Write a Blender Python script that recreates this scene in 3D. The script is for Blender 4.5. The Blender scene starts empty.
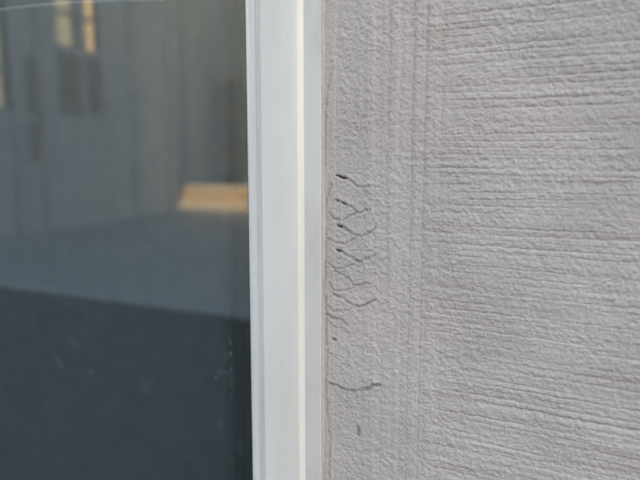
import bpy, bmesh, math, random
import numpy as np
from mathutils import Vector, Matrix
R = math.radians
random.seed(4)
scene = bpy.context.scene
C = scene.collection

# ------------------------------------------------------------------ camera
CAM = Vector((0.0, -0.60, 1.50)); YAW = 20.0; PITCH = -8.0; FPX = 622.0
cd = bpy.data.cameras.new('camera'); cam = bpy.data.objects.new('camera', cd); C.objects.link(cam)
cam.location = CAM; cam.rotation_euler = (R(90 + PITCH), 0, R(YAW))
cd.sensor_width = 36; cd.lens = FPX / 640 * 36; cd.clip_start = 0.02; cd.clip_end = 2000
cd.dof.use_dof = True; cd.dof.focus_distance = 0.645; cd.dof.aperture_fstop = 3.2
scene.camera = cam
CR = Matrix.Rotation(R(YAW), 3, 'Z') @ Matrix.Rotation(R(90 + PITCH), 3, 'X')
def at(px, py, yplane=0.0):
    """world (x, z) where the photo's pixel falls on the plane y = yplane"""
    d = CR @ Vector(((px - 320) / FPX, (240 - py) / FPX, -1))
    t = (yplane - CAM.y) / d.y
    return CAM.x + d.x * t, CAM.z + d.z * t

# ------------------------------------------------------------------ sky, sun, exposure
SUN_EL, SUN_AZ = 7.0, 55.0           # low sun behind the house, from the right
w = bpy.data.worlds.new('World'); scene.world = w; w.use_nodes = True
nt = w.node_tree; bg = nt.nodes['Background']
sky = nt.nodes.new('ShaderNodeTexSky'); sky.sky_type = 'NISHITA'; sky.sun_disc = False
sky.sun_elevation = R(SUN_EL); sky.sun_rotation = R(SUN_AZ)
sky.air_density = 1.0; sky.dust_density = 5.0; sky.ozone_density = 0.45
nt.links.new(sky.outputs[0], bg.inputs[0]); bg.inputs[1].default_value = 0.15
sd = bpy.data.lights.new('sun', 'SUN'); sun = bpy.data.objects.new('sun', sd); C.objects.link(sun)
sd.energy = 2.0; sd.angle = R(0.5); sd.color = (1.0, 0.68, 0.40)
sdir = Vector((math.sin(R(SUN_AZ)) * math.cos(R(SUN_EL)), math.cos(R(SUN_AZ)) * math.cos(R(SUN_EL)), math.sin(R(SUN_EL))))
sun.rotation_euler = sdir.to_track_quat('Z', 'Y').to_euler(); sun.location = (30, 20, 30)
vs = scene.view_settings
vs.view_transform = 'Standard'; vs.look = 'None'; vs.gamma = 1; vs.use_curve_mapping = False
vs.exposure = 3.62
scene.render.engine = 'CYCLES'
scene.cycles.max_bounces = 6; scene.cycles.diffuse_bounces = 4; scene.cycles.transparent_max_bounces = 12; scene.cycles.filter_width = 2.0

# ------------------------------------------------------------------ helpers
def tag(o, label=None, cat=None, group=None, kind=None):
    if label: o['label'] = label
    if cat: o['category'] = cat
    if group: o['group'] = group
    if kind: o['kind'] = kind
    return o
def empty(name, loc=(0, 0, 0)):
    o = bpy.data.objects.new(name, None); C.objects.link(o); o.location = loc; o.empty_display_size = 0.1
    return o
def link(name, me, mat, parent=None, smooth=False):
    if mat: me.materials.append(mat)
    o = bpy.data.objects.new(name, me); C.objects.link(o)
    if parent:
        o.parent = parent
        o.matrix_parent_inverse = Matrix.Translation(-world_loc(parent))
    if smooth: me.polygons.foreach_set('use_smooth', [True] * len(me.polygons))
    return o
def world_loc(o):
    return Vector(o.location)
def bm_obj(name, bm, mat, parent=None, smooth=False):
    me = bpy.data.meshes.new(name); bm.normal_update(); bm.to_mesh(me); bm.free()
    return link(name, me, mat, parent, smooth)
def add_box(bm, x0, x1, y0, y1, z0, z1, bev=0.0):
    ret = bmesh.ops.create_cube(bm, size=1)
    vsn = ret['verts']
    for v in vsn:
        v.co = Vector(((x0 + x1) / 2 + v.co.x * (x1 - x0), (y0 + y1) / 2 + v.co.y * (y1 - y0), (z0 + z1) / 2 + v.co.z * (z1 - z0)))
    if bev:
        es = list({e for v in vsn for e in v.link_edges})
        bmesh.ops.bevel(bm, geom=es, offset=bev, segments=2, affect='EDGES', profile=0.6)
def box(name, mat, parent, x0, x1, y0, y1, z0, z1, bev=0.0):
    bm = bmesh.new(); add_box(bm, x0, x1, y0, y1, z0, z1, bev); return bm_obj(name, bm, mat, parent)
def tube(name, pts, rads, mat, parent=None, n=8):
    bm = bmesh.new(); rings = []
    pts = [Vector(p) for p in pts]
    for i, p in enumerate(pts):
        t = (pts[min(i + 1, len(pts) - 1)] - pts[max(i - 1, 0)]).normalized()
        a = t.orthogonal().normalized() if i == 0 else (a - t * a.dot(t)).normalized()
        b = t.cross(a); r = rads[i] if hasattr(rads, '__len__') else rads
        rings.append([bm.verts.new(p + (a * math.cos(k * 2 * math.pi / n) + b * math.sin(k * 2 * math.pi / n)) * r) for k in range(n)])
    for i in range(len(rings) - 1):
        for k in range(n):
            bm.faces.new((rings[i][k], rings[i][(k + 1) % n], rings[i + 1][(k + 1) % n], rings[i + 1][k]))
    bm.faces.new(rings[0][::-1]); bm.faces.new(rings[-1])
    bmesh.ops.recalc_face_normals(bm, faces=bm.faces)
    return bm_obj(name, bm, mat, parent, True)

# ------------------------------------------------------------------ materials
def material(name, col, rough=0.7, spec=0.5):
    m = bpy.data.materials.new(name); m.use_nodes = True
    b = m.node_tree.nodes['Principled BSDF']
    b.inputs['Base Color'].default_value = (*col, 1); b.inputs['Roughness'].default_value = rough
    b.inputs['Specular IOR Level'].default_value = spec
    return m
def noisy(name, c0, c1, scale, rough=0.8, bump=0.0, bscale=None, spec=0.4, stretch=None):
    m = material(name, c0, rough, spec); t = m.node_tree; b = t.nodes['Principled BSDF']
    tc = t.nodes.new('ShaderNodeTexCoord'); vec = tc.outputs['Object']
    if stretch:
        mp = t.nodes.new('ShaderNodeMapping'); mp.inputs['Scale'].default_value = stretch
        t.links.new(vec, mp.inputs[0]); vec = mp.outputs[0]
    n = t.nodes.new('ShaderNodeTexNoise'); n.inputs['Scale'].default_value = scale; n.inputs['Detail'].default_value = 5
    t.links.new(vec, n.inputs['Vector'])
    r = t.nodes.new('ShaderNodeValToRGB'); r.color_ramp.elements[0].color = (*c0, 1); r.color_ramp.elements[1].color = (*c1, 1)
    r.color_ramp.elements[0].position = 0.3; r.color_ramp.elements[1].position = 0.7
    t.links.new(n.outputs['Fac'], r.inputs[0]); t.links.new(r.outputs[0], b.inputs['Base Color'])
    if bump:
        n2 = t.nodes.new('ShaderNodeTexNoise'); n2.inputs['Scale'].default_value = bscale or scale * 6; n2.inputs['Detail'].default_value = 4
        t.links.new(tc.outputs['Object'], n2.inputs['Vector'])
        bp = t.nodes.new('ShaderNodeBump'); bp.inputs['Strength'].default_value = 1; bp.inputs['Distance'].default_value = bump
        t.links.new(n2.outputs['Fac'], bp.inputs['Height']); t.links.new(bp.outputs[0], b.inputs['Normal'])
    return m

def stucco_material():
    m = material('combed_stucco', (0.4, 0.38, 0.37), 0.92, 0.2); t = m.node_tree; b = t.nodes['Principled BSDF']; L = t.links.new
    tc = t.nodes.new('ShaderNodeTexCoord')
    def noise(scale, detail, sx=1, sz=1):
        mp = t.nodes.new('ShaderNodeMapping'); mp.inputs['Scale'].default_value = (sx, 1, sz); L(tc.outputs['Object'], mp.inputs[0])
        n = t.nodes.new('ShaderNodeTexNoise'); n.inputs['Scale'].default_value = scale; n.inputs['Detail'].default_value = detail
        L(mp.outputs[0], n.inputs['Vector']); return n.outputs['Fac']
    def ramp(f, a, p0, c, p1):
        r = t.nodes.new('ShaderNodeValToRGB'); e = r.color_ramp.elements
        e[0].position = p0; e[0].color = (*a, 1); e[1].position = p1; e[1].color = (*c, 1); L(f, r.inputs[0]); return r.outputs[0]
    def mix(fac, a, c, mode='MIX'):
        n = t.nodes.new('ShaderNodeMix'); n.data_type = 'RGBA'; n.blend_type = mode
        if isinstance(fac, float): n.inputs[0].default_value = fac
        else: L(fac, n.inputs[0])
        L(a, n.inputs[6])
        if isinstance(c, tuple): n.inputs[7].default_value = (*c, 1)
        else: L(c, n.inputs[7])
        return n.outputs[2]
    def attr(name):
        a = t.nodes.new('ShaderNodeAttribute'); a.attribute_name = name; return a.outputs['Fac']
    base = ramp(noise(9, 3), WALL_A, 0.3, WALL_B, 0.7)                      # slow mottling of the paint
    fine = ramp(noise(420, 2), (0.86, 0.86, 0.86), 0.25, (1.1, 1.1, 1.1), 0.75)
    c = mix(1.0, base, fine, 'MULTIPLY')
    streak = ramp(noise(14, 3, 0.25, 9), (0, 0, 0), 0.56, (0.6, 0.6, 0.6), 0.70)   # brown dust left in the combing
    mu = t.nodes.new('ShaderNodeMath'); mu.operation = 'MULTIPLY'; L(streak, mu.inputs[0]); L(attr('combed'), mu.inputs[1])
    c = mix(mu.outputs[0], c, (0.385, 0.305, 0.27))
    c = mix(attr('pink'), c, (0.54, 0.435, 0.40))                            # old pinkish coat beside the frame
    c = mix(attr('crack_dark'), c, (0.035, 0.033, 0.03))                           # darker along the cracks, marks and open lath holes
    L(c, b.inputs['Base Color'])
    bp = t.nodes.new('ShaderNodeBump'); bp.inputs['Distance'].default_value = 0.0007; bp.inputs['Strength'].default_value = 1
    L(noise(700, 2), bp.inputs['Height']); L(bp.outputs[0], b.inputs['Normal'])
    return m
WALL_A = (0.470, 0.408, 0.395); WALL_B = (0.553, 0.484, 0.468)

def glass_material():
    m = bpy.data.materials.new('window_glass'); m.use_nodes = True; t = m.node_tree; L = t.links.new
    t.nodes.remove(t.nodes['Principled BSDF']); out = t.nodes['Material Output']
    geo = t.nodes.new('ShaderNodeNewGeometry')
    ior = t.nodes.new('ShaderNodeMix'); ior.data_type = 'FLOAT'; L(geo.outputs['Backfacing'], ior.inputs[0])
    ior.inputs[2].default_value = 1.62; ior.inputs[3].default_value = 1 / 1.62       # both faces of the pane reflect alike
    fr = t.nodes.new('ShaderNodeFresnel'); L(ior.outputs[0], fr.inputs['IOR'])
    tr = t.nodes.new('ShaderNodeBsdfTransparent'); tr.inputs[0].default_value = (0.945, 0.955, 0.965, 1)
    gl = t.nodes.new('ShaderNodeBsdfGlossy'); gl.inputs['Roughness'].default_value = 0.004; gl.inputs[0].default_value = (0.84, 0.94, 1.0, 1)   # bluish solar coating
    mx = t.nodes.new('ShaderNodeMixShader'); L(fr.outputs[0], mx.inputs[0]); L(tr.outputs[0], mx.inputs[1]); L(gl.outputs[0], mx.inputs[2])
    # dried water marks and dust
    tc = t.nodes.new('ShaderNodeTexCoord'); n = t.nodes.new('ShaderNodeTexNoise'); n.inputs['Scale'].default_value = 38; n.inputs['Detail'].default_value = 7
    n.inputs['Roughness'].default_value = 0.7; L(tc.outputs['Object'], n.inputs['Vector'])
    r = t.nodes.new('ShaderNodeMapRange'); r.inputs[1].default_value = 0.60; r.inputs[2].default_value = 0.80; r.inputs[3].default_value = 0.010; r.inputs[4].default_value = 0.10
    L(n.outputs['Fac'], r.inputs[0])
    di = t.nodes.new('ShaderNodeBsdfDiffuse'); di.inputs[0].default_value = (0.6, 0.6, 0.58, 1)
    m2 = t.nodes.new('ShaderNodeMixShader'); L(r.outputs[0], m2.inputs[0]); L(mx.outputs[0], m2.inputs[1]); L(di.outputs[0], m2.inputs[2])
    vo = t.nodes.new('ShaderNodeTexVoronoi'); vo.inputs['Scale'].default_value = 22; L(tc.outputs['Object'], vo.inputs['Vector'])
    r2 = t.nodes.new('ShaderNodeMapRange'); r2.inputs[1].default_value = 0.015; r2.inputs[2].default_value = 0.04; r2.inputs[3].default_value = 0.2; r2.inputs[4].default_value = 0.0
    L(vo.outputs['Distance'], r2.inputs[0])                                  # dried specks
    m3 = t.nodes.new('ShaderNodeMixShader'); L(r2.outputs[0], m3.inputs[0]); L(m2.outputs[0], m3.inputs[1]); L(di.outputs[0], m3.inputs[2])
    L(m3.outputs[0], out.inputs['Surface'])
    return m

M = {}
M['stucco'] = stucco_material()
M['glass'] = glass_material()
M['pvc'] = noisy('white_pvc', (0.745, 0.69, 0.662), (0.775, 0.72, 0.692), 3, 0.32, 0.00006, 60, 0.5)
M['pvc_outer'] = noisy('outer_frame_pvc', (0.60, 0.56, 0.54), (0.65, 0.61, 0.59), 5, 0.45, 0.00008, 80, 0.4)  # outer frame set a tone darker than the sash
M['gasket'] = material('black_rubber_gasket', (0.02, 0.018, 0.017), 0.6, 0.3)
M['spacer'] = material('grey_spacer', (0.085, 0.105, 0.075), 0.5)
M['sealant'] = noisy('old_sealant', (0.45, 0.39, 0.365), (0.52, 0.465, 0.44), 160, 0.7, 0.0006, 300)
M['blind'] = noisy('charcoal_blind_fabric', (0.118, 0.138, 0.145), (0.142, 0.162, 0.170), 40, 0.9, 0.0002, 1500, 0.1)
M['stitch'] = material('pale_thread', (0.22, 0.23, 0.23), 0.9, 0.1)
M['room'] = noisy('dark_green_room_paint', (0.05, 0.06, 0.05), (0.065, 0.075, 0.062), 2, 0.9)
M['wire'] = noisy('rusty_lath_wire', (0.03, 0.025, 0.02), (0.07, 0.05, 0.04), 400, 0.7, 0, None, 0.3)
M['paving'] = noisy('dark_paving', (0.045, 0.047, 0.05), (0.065, 0.067, 0.07), 3, 0.9, 0.002, 90)
M['kerb'] = noisy('kerb_concrete', (0.33, 0.34, 0.35), (0.40, 0.41, 0.42), 4, 0.9, 0.002, 60)
M['road'] = noisy('worn_concrete_road', (0.215, 0.235, 0.255), (0.265, 0.285, 0.305), 0.6, 0.42, 0.002, 50)
M['soil'] = noisy('bare_ground', (0.12, 0.11, 0.09), (0.17, 0.16, 0.13), 0.3, 0.95)
M['facade'] = noisy('pale_facade', (0.25, 0.29, 0.335), (0.285, 0.325, 0.37), 0.5, 0.9, 0, None, 0.2, (1, 1, 0.2))
M['cool_facade'] = noisy('blue_grey_facade', (0.215, 0.25, 0.30), (0.26, 0.295, 0.345), 0.5, 0.9, 0, None, 0.2, (1, 1, 0.2))
M['shutter'] = noisy('brown_shutter', (0.18, 0.18, 0.19), (0.215, 0.21, 0.22), 6, 0.7)
M['pilaster'] = noisy('grey_pilaster', (0.235, 0.27, 0.315), (0.27, 0.305, 0.35), 0.5, 0.9, 0, None, 0.2)
M['dark_glass'] = material('dark_window_glass', (0.17, 0.20, 0.245), 0.5)
M['house_frame'] = material('window_joinery', (0.25, 0.25, 0.24), 0.6)
M['ochre'] = noisy('ochre_render', (0.37, 0.28, 0.20), (0.44, 0.34, 0.25), 3, 0.9)
M['coping'] = noisy('pale_plinth', (0.40, 0.36, 0.30), (0.47, 0.43, 0.37), 3, 0.9)
M['cable'] = material('pale_wire_sleeve', (0.34, 0.36, 0.37), 0.6)
M['curtain'] = noisy('added_green_curtain', (0.20, 0.29, 0.11), (0.24, 0.34, 0.14), 60, 0.9, 0.0003, 900, 0.1)
M['pole'] = noisy('weathered_pole', (0.12, 0.10, 0.08), (0.2, 0.17, 0.14), 4, 0.9, 0, None, 0.3, (1, 1, 0.1))
M['tile'] = noisy('roof_sheet', (0.16, 0.15, 0.15), (0.22, 0.2, 0.2), 2, 0.8)
def lit(name, col, s):
    m = material(name, (0.4, 0.36, 0.25), 0.3); b = m.node_tree.nodes['Principled BSDF']
    b.inputs['Emission Color'].default_value = (*col, 1); b.inputs['Emission Strength'].default_value = s; return m
M['lit_pale'] = lit('lamplit_curtain_pane', (1.0, 0.83, 0.52), 0.07)
M['lit_orange'] = lit('lamplit_orange_pane', (1.0, 0.55, 0.22), 0.20)

def weather(m, amount, scale, stretch, col=(0.36, 0.33, 0.29)):
    t = m.node_tree; b = t.nodes['Principled BSDF']; src = b.inputs['Base Color'].links[0].from_socket
    tc = t.nodes.new('ShaderNodeTexCoord'); mp = t.nodes.new('ShaderNodeMapping'); mp.inputs['Scale'].default_value = stretch; t.links.new(tc.outputs['Object'], mp.inputs[0])
    n = t.nodes.new('ShaderNodeTexNoise'); n.inputs['Scale'].default_value = scale; n.inputs['Detail'].default_value = 6; n.inputs['Roughness'].default_value = 0.65
    t.links.new(mp.outputs[0], n.inputs['Vector'])
    r = t.nodes.new('ShaderNodeMapRange'); r.inputs[1].default_value = 0.48; r.inputs[2].default_value = 0.80; r.inputs[4].default_value = amount; t.links.new(n.outputs['Fac'], r.inputs[0])
    x = t.nodes.new('ShaderNodeMix'); x.data_type = 'RGBA'; t.links.new(r.outputs[0], x.inputs[0]); t.links.new(src, x.inputs[6]); x.inputs[7].default_value = (*col, 1)
    t.links.new(x.outputs[2], b.inputs['Base Color'])
weather(M['pvc'], 0.20, 26, (1, 1, 0.16)); weather(M['pvc_outer'], 0.45, 40, (1, 1, 0.22))

# ------------------------------------------------------------------ the window's opening in the wall
WX1 = at(322, 240)[0]; WX0 = WX1 - 1.34; WZ0, WZ1 = 0.84, 2.24
HX0, HX1, HH, HD = -8.0, 11.4, 10.0, 8.0           # house front, height and depth; unseen extent sized to block the low sun

# ------------------------------------------------------------------ ground
def sheet(name, mat, x0, x1, y0, y1, z):
    bm = bmesh.new(); bm.faces.new([bm.verts.new(p) for p in ((x0, y0, z), (x1, y0, z), (x1, y1, z), (x0, y1, z))])
    return tag(bm_obj(name, bm, mat), kind='structure')
sheet('ground', M['soil'], -600, 600, -600, 600, -0.13)
sheet('road', M['road'], -60, 60, -23.6, -0.05, -0.126)
def yk(x): return -4.293 + 0.0975 * (x + 2.678)              # the kerb runs a little askew to the house
bm = bmesh.new()
pts = [(-60, -0.02), (-60, yk(-60)), (30, yk(30)), (30, -0.02)]
lo = [bm.verts.new((x, y, -0.125)) for x, y in pts]; hi = [bm.verts.new((x, y, 0.0)) for x, y in pts]
bm.faces.new(hi); bm.faces.new(lo[::-1])
for k in range(4): bm.faces.new((lo[k], lo[(k + 1) % 4], hi[(k + 1) % 4], hi[k]))
bmesh.ops.recalc_face_normals(bm, faces=bm.faces)
tag(bm_obj('pavement', bm, M['paving']), kind='structure')
kb = empty('kerb', (-2.678, yk(-2.678), 0)); kb.rotation_euler.z = math.atan(0.0975); tag(kb, kind='structure')
bm = bmesh.new(); add_box(bm, 0, 0.985, -0.13, -0.003, -0.15, 0.02, 0.012)
kme = bpy.data.meshes.new('kerb_stone'); bm.to_mesh(kme); bm.free(); kme.materials.append(M['kerb'])
for i in range(26):
    s_ = bpy.data.objects.new('kerb_stone', kme); C.objects.link(s_); s_.parent = kb; s_.location = (-17 + i, random.uniform(-0.004, 0.004), random.uniform(-0.004, 0.004))

# ------------------------------------------------------------------ stucco wall: real relief
rng = np.random.default_rng(11)
LAT = rng.random((512, 512)).astype(np.float32)
def vn(u, v, off=0):
    u = u + off * 17.31; v = v + off * 9.73
    iu = np.floor(u).astype(np.int64); iv = np.floor(v).astype(np.int64)
    fu = (u - iu).astype(np.float32); fv = (v - iv).astype(np.float32)
    fu = fu * fu * fu * (fu * (fu * 6 - 15) + 10); fv = fv * fv * fv * (fv * (fv * 6 - 15) + 10)
    i0 = iu & 511; i1 = (iu + 1) & 511; j0 = iv & 511; j1 = (iv + 1) & 511
    a = LAT[i0, j0]; b = LAT[i1, j0]; c = LAT[i0, j1]; d = LAT[i1, j1]
    return (a * (1 - fu) + b * fu) * (1 - fv) + (c * (1 - fu) + d * fu) * fv
def sstep(x, a, b):
    t = np.clip((x - a) / (b - a), 0, 1); return t * t * (3 - 2 * t)

def axis(lo, hi, f0, f1, step):
    """fine spacing between f0 and f1, ever wider beyond"""
    def grow(start, end, s):
        out = []; p = start; d = step
        while (end - p) * s > 0:
            d = min(d * 1.03, 0.0024) if abs(p - start) < 0.42 else d * 1.25
            p = p + s * min(d, 0.6); out.append(p)
        if out: out[-1] = end
        return out
    core = list(np.arange(f0, f1, step))
    left = grow(f0, lo, -1)[::-1] if lo < f0 else []
    return np.array(left + core + grow(core[-1], hi, 1))
PXM = 0.00103                                            # metres on the wall per photo pixel near the cracks
XS = axis(WX1 + 0.002, HX1, WX1 + 0.002, 0.11, 0.00068)
ZS = axis(-0.12, HH, 1.12, 1.70, 0.00068)
X, Z = np.meshgrid(XS, ZS)

cracks = [  # (photo points, width px, depth mm, darkening)
 ([(337,175.5),(341,176.5),(346,178)], 1.25, 4.0, 0.95), ([(347,178.5),(352,182),(357,186),(363,187),(371,186)], 1.3, 1.9, 0.42),
 ([(336,200.3),(339,201.6)], 1.2, 3.6, 0.9), ([(341.5,203),(346,203.8)], 1.1, 3.0, 0.7), ([(347,204),(352,208),(358,213),(363,211),(370,210)], 1.2, 1.7, 0.36),
 ([(329,213),(334,219),(343,220),(350,216),(358,213)], 1.1, 1.8, 0.3),
 ([(338,225.4),(342,227)], 1.3, 3.8, 0.92), ([(342,227),(350,232),(355,235),(361,236),(367,234),(375,229)], 1.3, 2.0, 0.45), ([(328,238),(335,243),(345,244),(352,240),(358,236)], 1.1, 1.7, 0.28),
 ([(337,250),(340.5,251.8)], 1.3, 2.8, 0.55), ([(341,252),(347,255),(353,260),(359,262),(366,259),(376,254)], 1.3, 1.9, 0.42), ([(328,263),(333,268),(341,269),(350,266),(358,262)], 1.1, 1.7, 0.28),
 ([(333,271),(341,275),(347,278),(352,284),(357,286),(368,283)], 1.3, 1.7, 0.34), ([(328,283),(333,290),(341,291.5),(349,289),(357,286)], 1.1, 1.7, 0.28), ([(328,306),(333,311),(342,312),(350,309),(358,307)], 1.1, 1.5, 0.22), ([(333,268),(334,272)], 1.1, 1.6, 0.3), ([(333,290),(334,296)], 1.1, 1.6, 0.3),
 ([(333,295),(343,299),(350,304),(358,307),(366,305),(375,300)], 1.3, 1.9, 0.42), ([(326,315),(335,318),(342,320),(347,325)], 1.4, 1.8, 0.42),
 ([(356,306),(360,307)], 1.5, 2.0, 0.6),
 ([(329,322),(334,327),(341,328)], 1.0, 1.3, 0.25), ([(343,331),(350,334),(357,333)], 1.0, 1.1, 0.18), ([(328,352),(333,357),(340,356)], 1.0, 1.2, 0.22), ([(336,366),(343,369),(349,366)], 1.0, 0.9, 0.15), ([(352,345),(358,349),(366,347)], 1.0, 0.8, 0.12), ([(330,374),(334,380)], 1.1, 1.2, 0.25),
 ([(333,340),(335,341)], 1.7, 3.0, 0.85), ([(346,346),(348,356),(347,362)], 1.3, 1.0, 0.2), ([(337,343),(341,350)], 1.2, 1.0, 0.18),
 ([(330,383),(338,386),(347,390),(354,391),(367,389.5),(374,385),(379,386)], 1.6, 2.4, 0.50), ([(379,386),(386,388),(393,389)], 1.4, 0.9, 0.12), ([(372,385),(376,385.5)], 1.6, 2.2, 0.55),
 ([(358,427),(358.5,435)], 2.0, 1.4, 0.55),
 ([(325.5,296),(326.5,315),(326,330),(327,346)], 1.2, 1.6, 0.3),
 ([(332,70),(328,92),(325,130),(324.5,165)], 1.1, 1.2, 0.25), ([(331,185),(327,198),(325,212)], 1.2, 1.5, 0.35), ([(324,212),(326,245),(325,280)], 1.2, 1.2, 0.22),
 ([(328,350),(326,378),(327,410),(330,440),(329,478)], 1.2, 1.3, 0.26), ([(352,232),(350,246)], 0.9, 0.6, 0.1),
 ([(374,170),(375,260),(377,340)], 0.9, 0.5, 0.06), ([(386,150),(387,250),(388,330)], 1.0, 0.6, 0.07)]

def relief(X, Z):
    edge = at(436, 200)[0]
    wob = 0.020 * (vn(Z / 0.03, Z * 0, 1) - 0.5) + 0.030 * (vn(Z / 0.008, Z * 0 + 3, 2) - 0.5)
    hm = sstep(X + wob * 1.2, edge - 0.020, edge + 0.020)                # horizontal combing starts here
    vm = (1 - 0.85 * sstep(X + wob * 0.4, edge - 0.010, edge + 0.016)) * (0.35 + 0.65 * sstep(X, at(350, 200)[0], at(388, 200)[0])) * (1 - sstep(X, edge, edge + 0.03))
    # straight, closely set horizontal strokes with a sandy, broken edge
    zw = Z + 0.0014 * (vn(X / 0.14, Z / 0.04, 3) - 0.5) + 0.0010 * (vn(X / 0.010, Z / 0.006, 4) - 0.5) + 0.0012 * (vn(X / 0.0036, Z / 0.003, 14) - 0.5) + 0.014 * X
    zw = 1.45 + (zw - 1.45) / (1 + 0.24 * np.clip(X, -0.3, 1.5))
    s1 = vn(X / 0.30, zw / 0.0090, 5) - 0.5
    s2 = vn(X / 0.16, zw / 0.0042, 6) - 0.5
    s3 = vn(X / 0.08, zw / 0.0022, 7) - 0.5
    n1 = vn(X / 0.34, zw / 0.0088, 8) - 0.5
    g1 = np.clip(1 - np.abs(n1) / 0.075, 0, 1) * sstep(vn(X / 0.15, zw / 0.007, 9), 0.30, 0.55)
    n2 = vn(X / 0.22, zw / 0.0058, 18) - 0.5
    g2 = np.clip(1 - np.abs(n2) / 0.11, 0, 1) * sstep(vn(X / 0.10, zw / 0.006, 19), 0.36, 0.66)
    ph = zw / 0.0066 + 0.9 * vn(X / 0.6, zw / 0.011, 24) + 0.5 * vn(X / 0.25, zw / 0.02, 25)
    line = np.floor(ph); fr = np.abs(ph - line - 0.5) * 2                  # teeth of the comb, one groove per tooth
    comb = np.clip(1 - fr / 0.42, 0, 1) ** 1.3 * (0.25 + 1.0 * sstep(vn(X / 0.11, line * 0.83, 26), 0.25, 0.75))
    H = 0.55 * s1 + 0.50 * s2 + 0.45 * s3 - 0.80 * comb - 0.60 * g1 - 0.35 * g2
    # straight vertical trowel strokes
    xw = X + 0.0009 * (vn(X / 0.004, Z / 0.004, 10) - 0.5) + 0.0006 * (vn(X / 0.05, Z / 0.06, 11) - 0.5)
    v1 = vn(xw / 0.0085, Z / 0.9, 12) - 0.5
    v2 = vn(xw / 0.0040, Z / 0.35, 13) - 0.5
    v3 = np.clip(1 - np.abs(vn(xw / 0.0100, Z / 1.3, 22) - 0.5) / 0.09, 0, 1)
    V = 1.3 * v1 + 1.1 * v2 - 0.95 * v3
    # grain and slow unevenness
    gr = 0.62 * (vn(X / 0.0034, Z / 0.0034, 15) - 0.5) + 0.62 * (vn(X / 0.0019, Z / 0.0019, 16) - 0.5) + 0.34 * (vn(X / 0.0055, Z / 0.0050, 20) - 0.5)
    gr = gr * (0.9 + 0.6 * vn(X / 0.02, Z / 0.02, 23))
    slow = 2.0 * (vn(X / 0.13, Z / 0.11, 17) - 0.5) + 0.6 * (vn(X / 0.035, Z / 0.03, 21) - 0.5)
    smooth = 1 - 0.45 * (1 - sstep(X, at(322, 200)[0], at(345, 200)[0]))
    return (H * 0.84 * hm + V * vm + gr * smooth + slow) * 0.001, hm

h, combed = relief(X, Z)
fade = 1 - 0.9 * (sstep(X, 0.75, 1.3) + sstep(Z, 2.3, 3.0) + sstep(-Z, -0.6, -0.2)).clip(0, 1)
h *= fade
crack_dark = np.zeros_like(h)
ix1 = np.searchsorted(XS, 0.0); iz0 = np.searchsorted(ZS, 1.12); iz1 = np.searchsorted(ZS, 1.70)
sx, sz = X[iz0:iz1, :ix1], Z[iz0:iz1, :ix1]
jx = sx + (0.0011 * (vn(sx / 0.004, sz / 0.004, 31) - 0.5) + 0.0010 * (vn(sx / 0.0022, sz / 0.0022, 34) - 0.5)) ; jz = sz + 0.0017 * (vn(sx / 0.005, sz / 0.005, 32) - 0.5) + 0.0011 * (vn(sx / 0.0022, sz / 0.0022, 35) - 0.5)
for pts, wpx, dep, gr in cracks:
    P = [at(*p) for p in pts]; best = np.full(sx.shape, 9.0)
    for (ax, az), (bx, bz) in zip(P[:-1], P[1:]):
        dx, dz = bx - ax, bz - az
        t = np.clip(((jx - ax) * dx + (jz - az) * dz) / (dx * dx + dz * dz), 0, 1)
        best = np.minimum(best, np.hypot(jx - ax - t * dx, jz - az - t * dz))
    var = 0.55 + 0.9 * vn(sx / 0.006, sz / 0.006, 33)
    wv = wpx * PXM * 1.2
    prof = np.exp(-(best / (wv * 0.75)) ** 2)
    h[iz0:iz1, :ix1] -= dep * 0.001 * prof * var.clip(0.4, 1.2) * (0.60 if dep > 2.7 else 0.38)
    # plaster lifted in a lip just outside the crack
    h[iz0:iz1, :ix1] += 0.00018 * np.exp(-((best - wv * 1.9) / wv) ** 2) * (dep > 1.2)
    crack_dark[iz0:iz1, :ix1] = np.maximum(crack_dark[iz0:iz1, :ix1], (gr if gr > 0.5 else gr * 0.95) * np.exp(-(best / (wv * (0.66 if gr > 0.5 else 0.8))) ** 2) * var.clip(0, 1.15))
pink = (1 - sstep(X, at(324, 200)[0], at(352, 200)[0])) * (0.35 + 0.5 * vn(X / 0.02, Z / 0.04, 41))
pink = np.maximum(pink, 0.28 * sstep(vn(X / 0.12, Z / 0.10, 42), 0.62, 0.9))

nz, nx = X.shape
co = np.stack([X, -h, Z], -1).reshape(-1, 3).astype(np.float32)
idx = np.arange(nz * nx).reshape(nz, nx)
q = np.stack([idx[:-1, :-1], idx[:-1, 1:], idx[1:, 1:], idx[1:, :-1]], -1).reshape(-1, 4).astype(np.int32)
extra_v, extra_q = [], []
def quad(*p):
    b = len(co) + len(extra_v); extra_v.extend(p); extra_q.append([b, b + 1, b + 2, b + 3])
# front of the wall round the window, the window reveals, ends and top of the house
def front(x0, x1, z0, z1): quad((x0, 0, z0), (x1, 0, z0), (x1, 0, z1), (x0, 0, z1))
WXw = WX1 + 0.002
front(HX0, WX0 - 0.002, -0.12, HH); front(WX0 - 0.002, WXw, -0.12, WZ0 - 0.002); front(WX0 - 0.002, WXw, WZ1 + 0.002, HH)
T = 0.26
quad((WXw, -0.0005, WZ0 - 0.002), (WXw, T, WZ0 - 0.002), (WXw, T, WZ1 + 0.002), (WXw, -0.0005, WZ1 + 0.002))
quad((WX0 - 0.002, T, WZ0 - 0.002), (WX0 - 0.002, 0, WZ0 - 0.002), (WX0 - 0.002, 0, WZ1 + 0.002), (WX0 - 0.002, T, WZ1 + 0.002))
quad((WX0 - 0.002, 0, WZ0 - 0.002), (WX0 - 0.002, T, WZ0 - 0.002), (WXw, T, WZ0 - 0.002), (WXw, 0, WZ0 - 0.002))
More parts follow.
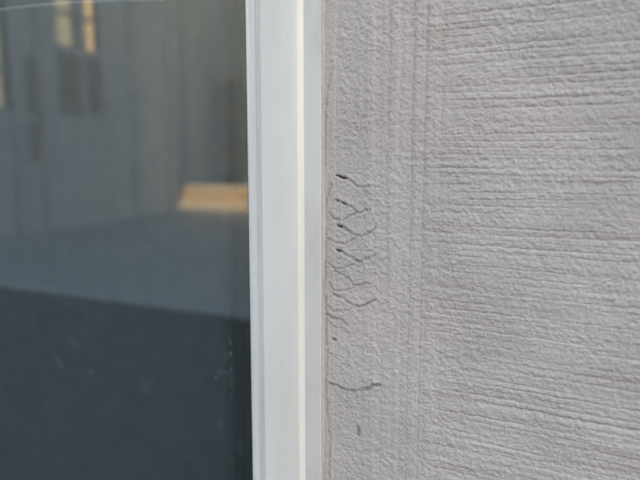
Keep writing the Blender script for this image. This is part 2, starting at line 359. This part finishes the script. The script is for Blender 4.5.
quad((WX0 - 0.002, T, WZ1 + 0.002), (WX0 - 0.002, 0, WZ1 + 0.002), (WXw, 0, WZ1 + 0.002), (WXw, T, WZ1 + 0.002))
quad((HX1, 0, -0.12), (HX1, HD, -0.12), (HX1, HD, HH), (HX1, 0, HH))
quad((HX0, HD, -0.12), (HX0, 0, -0.12), (HX0, 0, HH), (HX0, HD, HH))
quad((HX1, HD, -0.12), (HX0, HD, -0.12), (HX0, HD, HH), (HX1, HD, HH))
co = np.concatenate([co, np.array(extra_v, np.float32)]); q = np.concatenate([q, np.array(extra_q, np.int32)])
me = bpy.data.meshes.new('plaster')
me.vertices.add(len(co)); me.vertices.foreach_set('co', co.ravel())
me.loops.add(q.size); me.loops.foreach_set('vertex_index', q.ravel())
me.polygons.add(len(q)); me.polygons.foreach_set('loop_start', np.arange(0, q.size, 4, dtype=np.int32))
me.update(calc_edges=True); me.polygons.foreach_set('use_smooth', np.ones(len(q), bool))
pad = np.zeros(len(extra_v), np.float32)
for nm, arr in (('crack_dark', crack_dark), ('pink', pink), ('combed', combed)):
    a = me.attributes.new(nm, 'FLOAT', 'POINT'); a.data.foreach_set('value', np.concatenate([arr.ravel().astype(np.float32), pad]))
wall = empty('stucco_wall', (0, 0, 0))
tag(wall, 'pale grey combed stucco wall with wavy lath cracks right of the white window frame', 'wall')
link('plaster', me, M['stucco'], wall)
bm = bmesh.new(); add_box(bm, HX0 - 0.3, HX1 + 0.3, -0.45, HD + 0.3, HH + 0.002, HH + 0.2); bm_obj('roof', bm, M['tile'], wall)
# stubs of the lath wire showing in the open holes
for a, b in (((336.5,175.6),(345.5,178.2)), ((335.6,200.4),(339.2,201.9)), ((341.4,203.0),(346,203.9)), ((337.4,225.3),(341.8,226.9)), ((336.6,249.8),(340.4,251.7))):
    (ax, az), (bx, bz) = at(*a), at(*b)
    tube('lath_wire', [(ax, 0.0022, az), ((ax + bx) / 2, 0.0014, (az + bz) / 2 - 0.0003), (bx, 0.0024, bz)], 0.0008, M['wire'], wall, 6)

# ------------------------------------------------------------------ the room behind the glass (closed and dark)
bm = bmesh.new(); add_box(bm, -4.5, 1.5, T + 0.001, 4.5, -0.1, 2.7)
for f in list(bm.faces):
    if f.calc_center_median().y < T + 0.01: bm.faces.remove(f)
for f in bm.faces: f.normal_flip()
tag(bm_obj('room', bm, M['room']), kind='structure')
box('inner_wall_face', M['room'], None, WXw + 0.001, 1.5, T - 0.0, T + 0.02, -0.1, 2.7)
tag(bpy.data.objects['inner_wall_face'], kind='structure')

# ------------------------------------------------------------------ the window
def ring(name, prof, mat, parent, inset=0.0, closed=True, smooth_ang=None):
    """sweep a section round the opening; prof = (distance in from the opening's edge, y), mitred corners"""
    bm = bmesh.new(); rows = []
    for u, y in prof:
        u += inset
        rows.append([bm.verts.new(p) for p in ((WX0 + u, y, WZ0 + u), (WX1 - u, y, WZ0 + u), (WX1 - u, y, WZ1 - u), (WX0 + u, y, WZ1 - u))])
    n = len(rows); rng_ = range(n) if closed else range(n - 1)
    for i in rng_:
        a, b = rows[i], rows[(i + 1) % n]
        for k in range(4):
            bm.faces.new((a[k], a[(k + 1) % 4], b[(k + 1) % 4], b[k]))
    bmesh.ops.recalc_face_normals(bm, faces=bm.faces)
    o = bm_obj(name, bm, mat, parent, True)
    o.data.set_sharp_from_angle(angle=R(38)) if hasattr(o.data, 'set_sharp_from_angle') else None
    return o
def arc(cx, cy, r, a0, a1, n=6):
    return [(cx + r * math.cos(R(a0 + (a1 - a0) * i / n)), cy + r * math.sin(R(a0 + (a1 - a0) * i / n))) for i in range(n + 1)]
win = empty('window', ((WX0 + WX1) / 2, 0, WZ0))
tag(win, 'white plastic framed window with dark reflecting glass beside the stucco wall', 'window')
# u runs from the wall towards the glass; y negative is outwards
outer = [(0.0, 0.06), (0.0, -0.0012)] + arc(0.0012, -0.0035, 0.0012, 180, 270, 3) + [(0.0100, -0.0072), (0.0170, -0.0094), (0.0172, 0.06)]
of = ring('outer_frame', outer, M['pvc_outer'], win)
sash = [(0.0157, 0.055), (0.0157, -0.0088), (0.0172, -0.0108), (0.0192, -0.0127), (0.0216, -0.0143), (0.0244, -0.0156), (0.0276, -0.0165), (0.0315, -0.0170), (0.0580, -0.0161)] + arc(0.0580, -0.0121, 0.0040, 270, 345, 7) \
    + [(0.0630, -0.0092), (0.0645, -0.0080), (0.0700, -0.0080), (0.0702, 0.055)]
sf = ring('sash_frame', sash, M['pvc'], win)
bead = [(0.0682, 0.03), (0.0682, -0.0070)] + arc(0.0716, -0.0068, 0.0034, 180, 275, 7) + [(0.0800, -0.0058), (0.0828, -0.0022), (0.0836, 0.0010), (0.0838, 0.03)]
gb = ring('glazing_bead', bead, M['pvc'], win)
gk = ring('gasket', [(0.0832, 0.012), (0.0834, 0.0015), (0.0848, 0.0012), (0.0862, 0.0035), (0.0864, 0.012)], M['gasket'], win)
ring('gasket', [(0.0832, 0.0365), (0.0832, 0.046), (0.0858, 0.045), (0.0864, 0.0365)], M['gasket'], win)
def bead_line(p, q, out):
    """uneven squeezed bead of sealant along one edge of the frame"""
    p, q, out = Vector(p), Vector(q), Vector(out); L_ = (q - p).length; n_ = int(L_ / 0.0025); bm = bmesh.new(); rows = []
    w1 = w2 = 0.0
    for i in range(n_ + 1):
        w1 = w1 * 0.86 + random.gauss(0, 0.5); w2 = w2 * 0.97 + random.gauss(0, 0.25)
        wd = 0.0024 + 0.0004 * max(-2.2, min(3.0, w1 * 0.6 + w2 * 0.7)); ht = 0.0017 + 0.0003 * max(-2, min(2, w1)); c = p.lerp(q, i / n_)
        rows.append([bm.verts.new(c + out * u * wd + Vector((0, y, 0))) for u, y in ((-0.3, 0.003), (-0.28, -ht * 1.1), (0.15, -ht * 1.1), (0.8, -ht * 0.55), (1.5, 0.002))])
    for a, b in zip(rows[:-1], rows[1:]):
        for k in range(4): bm.faces.new((a[k], b[k], b[k + 1], a[k + 1]))
    bmesh.ops.recalc_face_normals(bm, faces=bm.faces)
    bm_obj('sealant_bead', bm, M['sealant'], win, True)
for p, q, o_ in (((WX1, 0, WZ0), (WX1, 0, WZ1), (1, 0, 0)), ((WX0, 0, WZ0), (WX0, 0, WZ1), (-1, 0, 0)), ((WX0, 0, WZ1), (WX1, 0, WZ1), (0, 0, 1)), ((WX0, 0, WZ0), (WX1, 0, WZ0), (0, 0, -1))):
    bead_line(p, q, o_)
def pane(name, y0, y1):
    return box(name, M['glass'], win, WX0 + 0.07, WX1 - 0.07, y0, y1, WZ0 + 0.07, WZ1 - 0.07)
pane('glass_pane', 0.0122, 0.0162); pane('glass_pane', 0.0322, 0.0362)
ring('spacer_bar', [(0.0845, 0.0165), (0.0845, 0.0319), (0.0915, 0.0319), (0.0915, 0.0165)], M['spacer'], win)

# ------------------------------------------------------------------ roller blind hanging inside
bl = empty('roller_blind', (WX0 + 0.6, 0.085, WZ0 + 0.05)); YB = 0.085
tag(bl, 'charcoal grey fabric roller blind drawn down behind the window glass', 'blind')
bx1 = at(231, 240, YB)[0]; bx0 = WX0 + 0.085
bm = bmesh.new(); cols = 60; rowsn = 40; grid = []
for j in range(rowsn + 1):
    z = WZ0 + 0.09 + (WZ1 - WZ0 - 0.12) * j / rowsn
    r_ = []
    for i in range(cols + 1):
        x = bx0 + (bx1 - bx0) * i / cols
        r_.append(bm.verts.new((x, YB + 0.0012 * math.sin(x * 23 + 0.6 * math.sin(z * 3)) + 0.0006 * math.sin(x * 61), z)))
    grid.append(r_)
for j in range(rowsn):
    for i in range(cols): bm.faces.new((grid[j][i], grid[j][i + 1], grid[j + 1][i + 1], grid[j + 1][i]))
ret = bmesh.ops.solidify(bm, geom=bm.faces[:], thickness=0.0006)
bm_obj('fabric', bm, M['blind'], bl, True)
tube('roller', [(bx0 - 0.02, YB + 0.015, WZ1 - 0.015), (bx1 + 0.02, YB + 0.015, WZ1 - 0.015)], 0.019, M['pvc'], bl, 16)
box('bottom_rail', M['pvc'], bl, bx0, bx1, YB - 0.006, YB + 0.006, WZ0 + 0.068, WZ0 + 0.0895, 0.002)
bm = bmesh.new(); add_box(bm, bx1 - 0.0032, bx1 - 0.0010, YB - 0.0032, YB - 0.0024, 0, 0.0062, 0.0003)
st = bm_obj('stitch', bm, M['stitch'], bl); st.location.z += 1.186
k = 0; z = 1.2035
while z < 1.272:
    c = st.copy(); C.objects.link(c); c.location.z = st.location.z + (z - 1.186) + random.uniform(-0.002, 0.002); z += 0.0185

# ------------------------------------------------------------------ the street that the glass mirrors
ap = empty('apartment_building', (-9.7, -7, 0))
tag(ap, 'pale building with lamplit windows mirrored in the upper left of the glass', 'building')
AX = -9.7; AY0, AY1 = -14.4, -4.0
def facade_wall(name, mat, parent, openings):
    """front at x = AX facing +x with real openings (y0, y1, z0, z1)"""
    ys = sorted({AY0, AY1, *[v for o_ in openings for v in o_[:2]]}); zs = sorted({-0.13, 10.5, *[v for o_ in openings for v in o_[2:]]})
    bm = bmesh.new()
    for ya, yb in zip(ys[:-1], ys[1:]):
        for za, zb in zip(zs[:-1], zs[1:]):
            if any(o_[0] <= ya and yb <= o_[1] and o_[2] <= za and zb <= o_[3] for o_ in openings): continue
            add_box(bm, AX - 0.3, AX, ya, yb, za, zb)
    bmesh.ops.remove_doubles(bm, verts=bm.verts, dist=0.0005)
    return bm_obj(name, bm, mat, parent)
ops = [(-10.68, -10.06, 3.70, 5.3), (-11.36, -10.94, 3.70, 5.3), (-8.72, -7.9, 2.3, 4.3), (-8.6, -7.7, 6.4, 8.0), (-11.0, -10.1, 6.4, 8.0), (-13.6, -12.7, 6.4, 8.0)]
facade_wall('wall', M['facade'], ap, ops)
box('rear_block', M['facade'], ap, AX - 7, AX - 0.31, AY0, AY1, -0.13, 10.5)
box('roof', M['tile'], ap, AX - 7.3, AX + 0.4, AY0 - 0.3, AY1 + 0.3, 10.502, 10.75)
for i, (y0, y1, z0, z1) in enumerate(ops):
    pm = (M['lit_pale'], M['lit_orange'], M['lit_pale'])[i] if i < 3 else M['dark_glass']
    f = bmesh.new()
    for a in ((y0 + .002, y0 + 0.06, z0 + .002, z1 - .002), (y1 - 0.06, y1 - .002, z0 + .002, z1 - .002), (y0 + 0.06, y1 - 0.06, z1 - 0.06, z1 - .002), (y0 + 0.06, y1 - 0.06, z0 + .002, z0 + 0.06), (y0 + 0.06, y1 - 0.06, z0 + 0.70, z0 + 0.78)):
        add_box(f, AX - 0.16, AX - 0.08, *a)
    fo = bm_obj('window', f, M['house_frame'], ap)
    p = box('pane', pm, None, AX - 0.13, AX - 0.12, y0 + 0.05, y1 - 0.05, z0 + 0.05, z1 - 0.05); p.parent = fo; p.matrix_parent_inverse = Matrix.Translation(-Vector((0, 0, 0)))
for i, y in enumerate((-14.15, -12.6, -9.62, -8.95, -6.9, -5.4)):
    box('pilaster', M['pilaster'], ap, AX + 0.002, AX + 0.035, y - 0.2, y + 0.2, -0.12, 10.45, 0.01)

for y0, y1, z0, z1 in ((-10.7, -10.05, 2.35, 3.60), (-11.4, -10.9, 2.35, 3.60), (-9.50, -9.05, 1.3, 3.4)):
    sh = box('shutter', M['shutter'], ap, AX + 0.002, AX + 0.03, y0, y1, z0, z1, 0.004)
    n_ = int((z1 - z0) / 0.12)
    for k in range(n_):
        sl_ = box('slat', M['shutter'], None, AX + 0.031, AX + 0.045, y0 + 0.05, y1 - 0.05, z0 + 0.02 + k * (z1 - z0) / n_, z0 + 0.09 + k * (z1 - z0) / n_); sl_.parent = sh
fb = empty('row_building', (-12, -24, 0))
tag(fb, 'distant pale building with a bluish glazed bay mirrored in the glass near the frame', 'building')
box('wall', M['cool_facade'], fb, -34, 14, -32, -24, -0.13, 13.0)
box('roof', M['tile'], fb, -34.3, 14.3, -32.3, -23.6, 13.002, 13.25)
for x in (-22.5, -20.4, -18.3, -16.6, -15.1, -11.6, -9.6, -7.2):
    box('pilaster', M['pilaster'], fb, x - 0.22, x + 0.22, -23.998, -23.93, -0.12, 12.9, 0.01)
for x in (-13.95, -13.15):
    b = box('glazed_bay', M['house_frame'], fb, x, x + 0.7, -23.998, -23.9, 0.0, 4.7, 0.01)
    for z in (0.1, 1.65, 3.2):
        p = box('pane', M['dark_glass'], None, x + 0.07, x + 0.63, -23.899, -23.885, z, z + 1.4); p.parent = b
for x in (-21.4, -17.5, -10.6, -8.4):
    for z in (2.6, 6.0, 9.4):
        b = box('window', M['house_frame'], fb, x - 0.5, x + 0.5, -23.998, -23.94, z, z + 1.5, 0.01)
        p = box('pane', M['dark_glass'], None, x - 0.43, x + 0.43, -23.939, -23.93, z + 0.07, z + 1.43); p.parent = b

nb = empty('sun_blocking_house', (38, 4, 0))  # unseen house added to shade the far building from the low sun
tag(nb, 'unseen tall grey block added to keep the low sun off the far building', 'building')
box('wall', M['facade'], nb, 26, 52, 0, 8, -0.13, 17.8); box('roof', M['tile'], nb, 25.7, 52.3, -0.3, 8.3, 17.802, 18.05)

gw = empty('glow_wall', (-9.0, -15.4, -0.12))  # added wall, its bands and stepped end imitate a soft orange glow
tag(gw, 'low ochre wall added as the orange glow mirrored in the glass beside the frame', 'added wall')
def stadium(name, mat, x0, x1, y, t, z0, z1):
    bm = bmesh.new(); n = 10; prof = [(x0 + t / 2 - t / 2 * math.cos(R(-90 + 180 * k / n)), y - t / 2 * math.sin(R(-90 + 180 * k / n))) for k in range(n + 1)]
    prof += [(x1 - t / 2 + t / 2 * math.cos(R(-90 + 180 * k / n)), y + t / 2 * math.sin(R(-90 + 180 * k / n))) for k in range(n + 1)]
    bot = [bm.verts.new((a, b, z0)) for a, b in prof]; top = [bm.verts.new((a, b, z1)) for a, b in prof]
    m = len(prof)
    for k in range(m): bm.faces.new((bot[k], bot[(k + 1) % m], top[(k + 1) % m], top[k]))
    bm.faces.new(top); bm.faces.new(bot[::-1]); bmesh.ops.recalc_face_normals(bm, faces=bm.faces)
    return bm_obj(name, bm, mat, gw)
stadium('plinth', M['coping'], -10.42, -6.6, -15.4, 0.46, -0.12, 0.10)
stadium('body', M['ochre'], -10.20, -6.64, -15.4, 0.38, 0.101, 0.46)
stadium('coping', M['coping'], -10.10, -6.6, -15.4, 0.46, 0.461, 0.56)


# ------------------------------------------------------------------ curtain wire and added green curtain inside the window
wp = [(*at(px, py, 0.060), ) for px, py in ((0, 10), (30, 6.3), (65, 3.2), (110, 1.0), (163, -0.8))]
sl = (wp[1][1] - wp[0][1]) / (wp[1][0] - wp[0][0]); xl = WX0 + 0.10
cw = tube('curtain_wire', [(xl, 0.060, wp[0][1] + sl * (xl - wp[0][0])), ((xl + wp[0][0]) / 2, 0.060, wp[0][1] + sl * (xl - wp[0][0]) / 2)] + [(x, 0.060, z) for x, z in wp] + [(WX1 - 0.09, 0.060, wp[-1][1] + 0.03)], 0.0019, M['cable'], None, 8)
tag(cw, 'thin pale curtain wire stretched across the top left corner of the glass', 'curtain wire')
cu = empty('added_curtain', (WX1 - 0.1, 0.122, WZ0)); tag(cu, 'green curtain added to catch light in the narrow gap between blind and window frame', 'curtain')  # added close behind the gap so it catches daylight as a green strip
bm = bmesh.new(); n = 90; a_ = []
for i in range(n + 1):
    x = WX1 - 0.36 + 0.355 * i / n; y = 0.122 + 0.009 * math.sin(i * 0.55) + 0.003 * math.sin(i * 1.7)
    a_.append((bm.verts.new((x, y, WZ0 + 0.01)), bm.verts.new((x, y + 0.004 * math.sin(i * 0.3), WZ1 - 0.01))))
for i in range(n): bm.faces.new((a_[i][0], a_[i + 1][0], a_[i + 1][1], a_[i][1]))
bmesh.ops.solidify(bm, geom=bm.faces[:], thickness=0.001)
bm_obj('curtain_panel', bm, M['curtain'], cu, True)
tube('curtain_rod', [(WX1 - 0.38, 0.122, WZ1 - 0.006), (WX1 + 0.0, 0.122, WZ1 - 0.006)], 0.004, M['wire'], cu, 8)
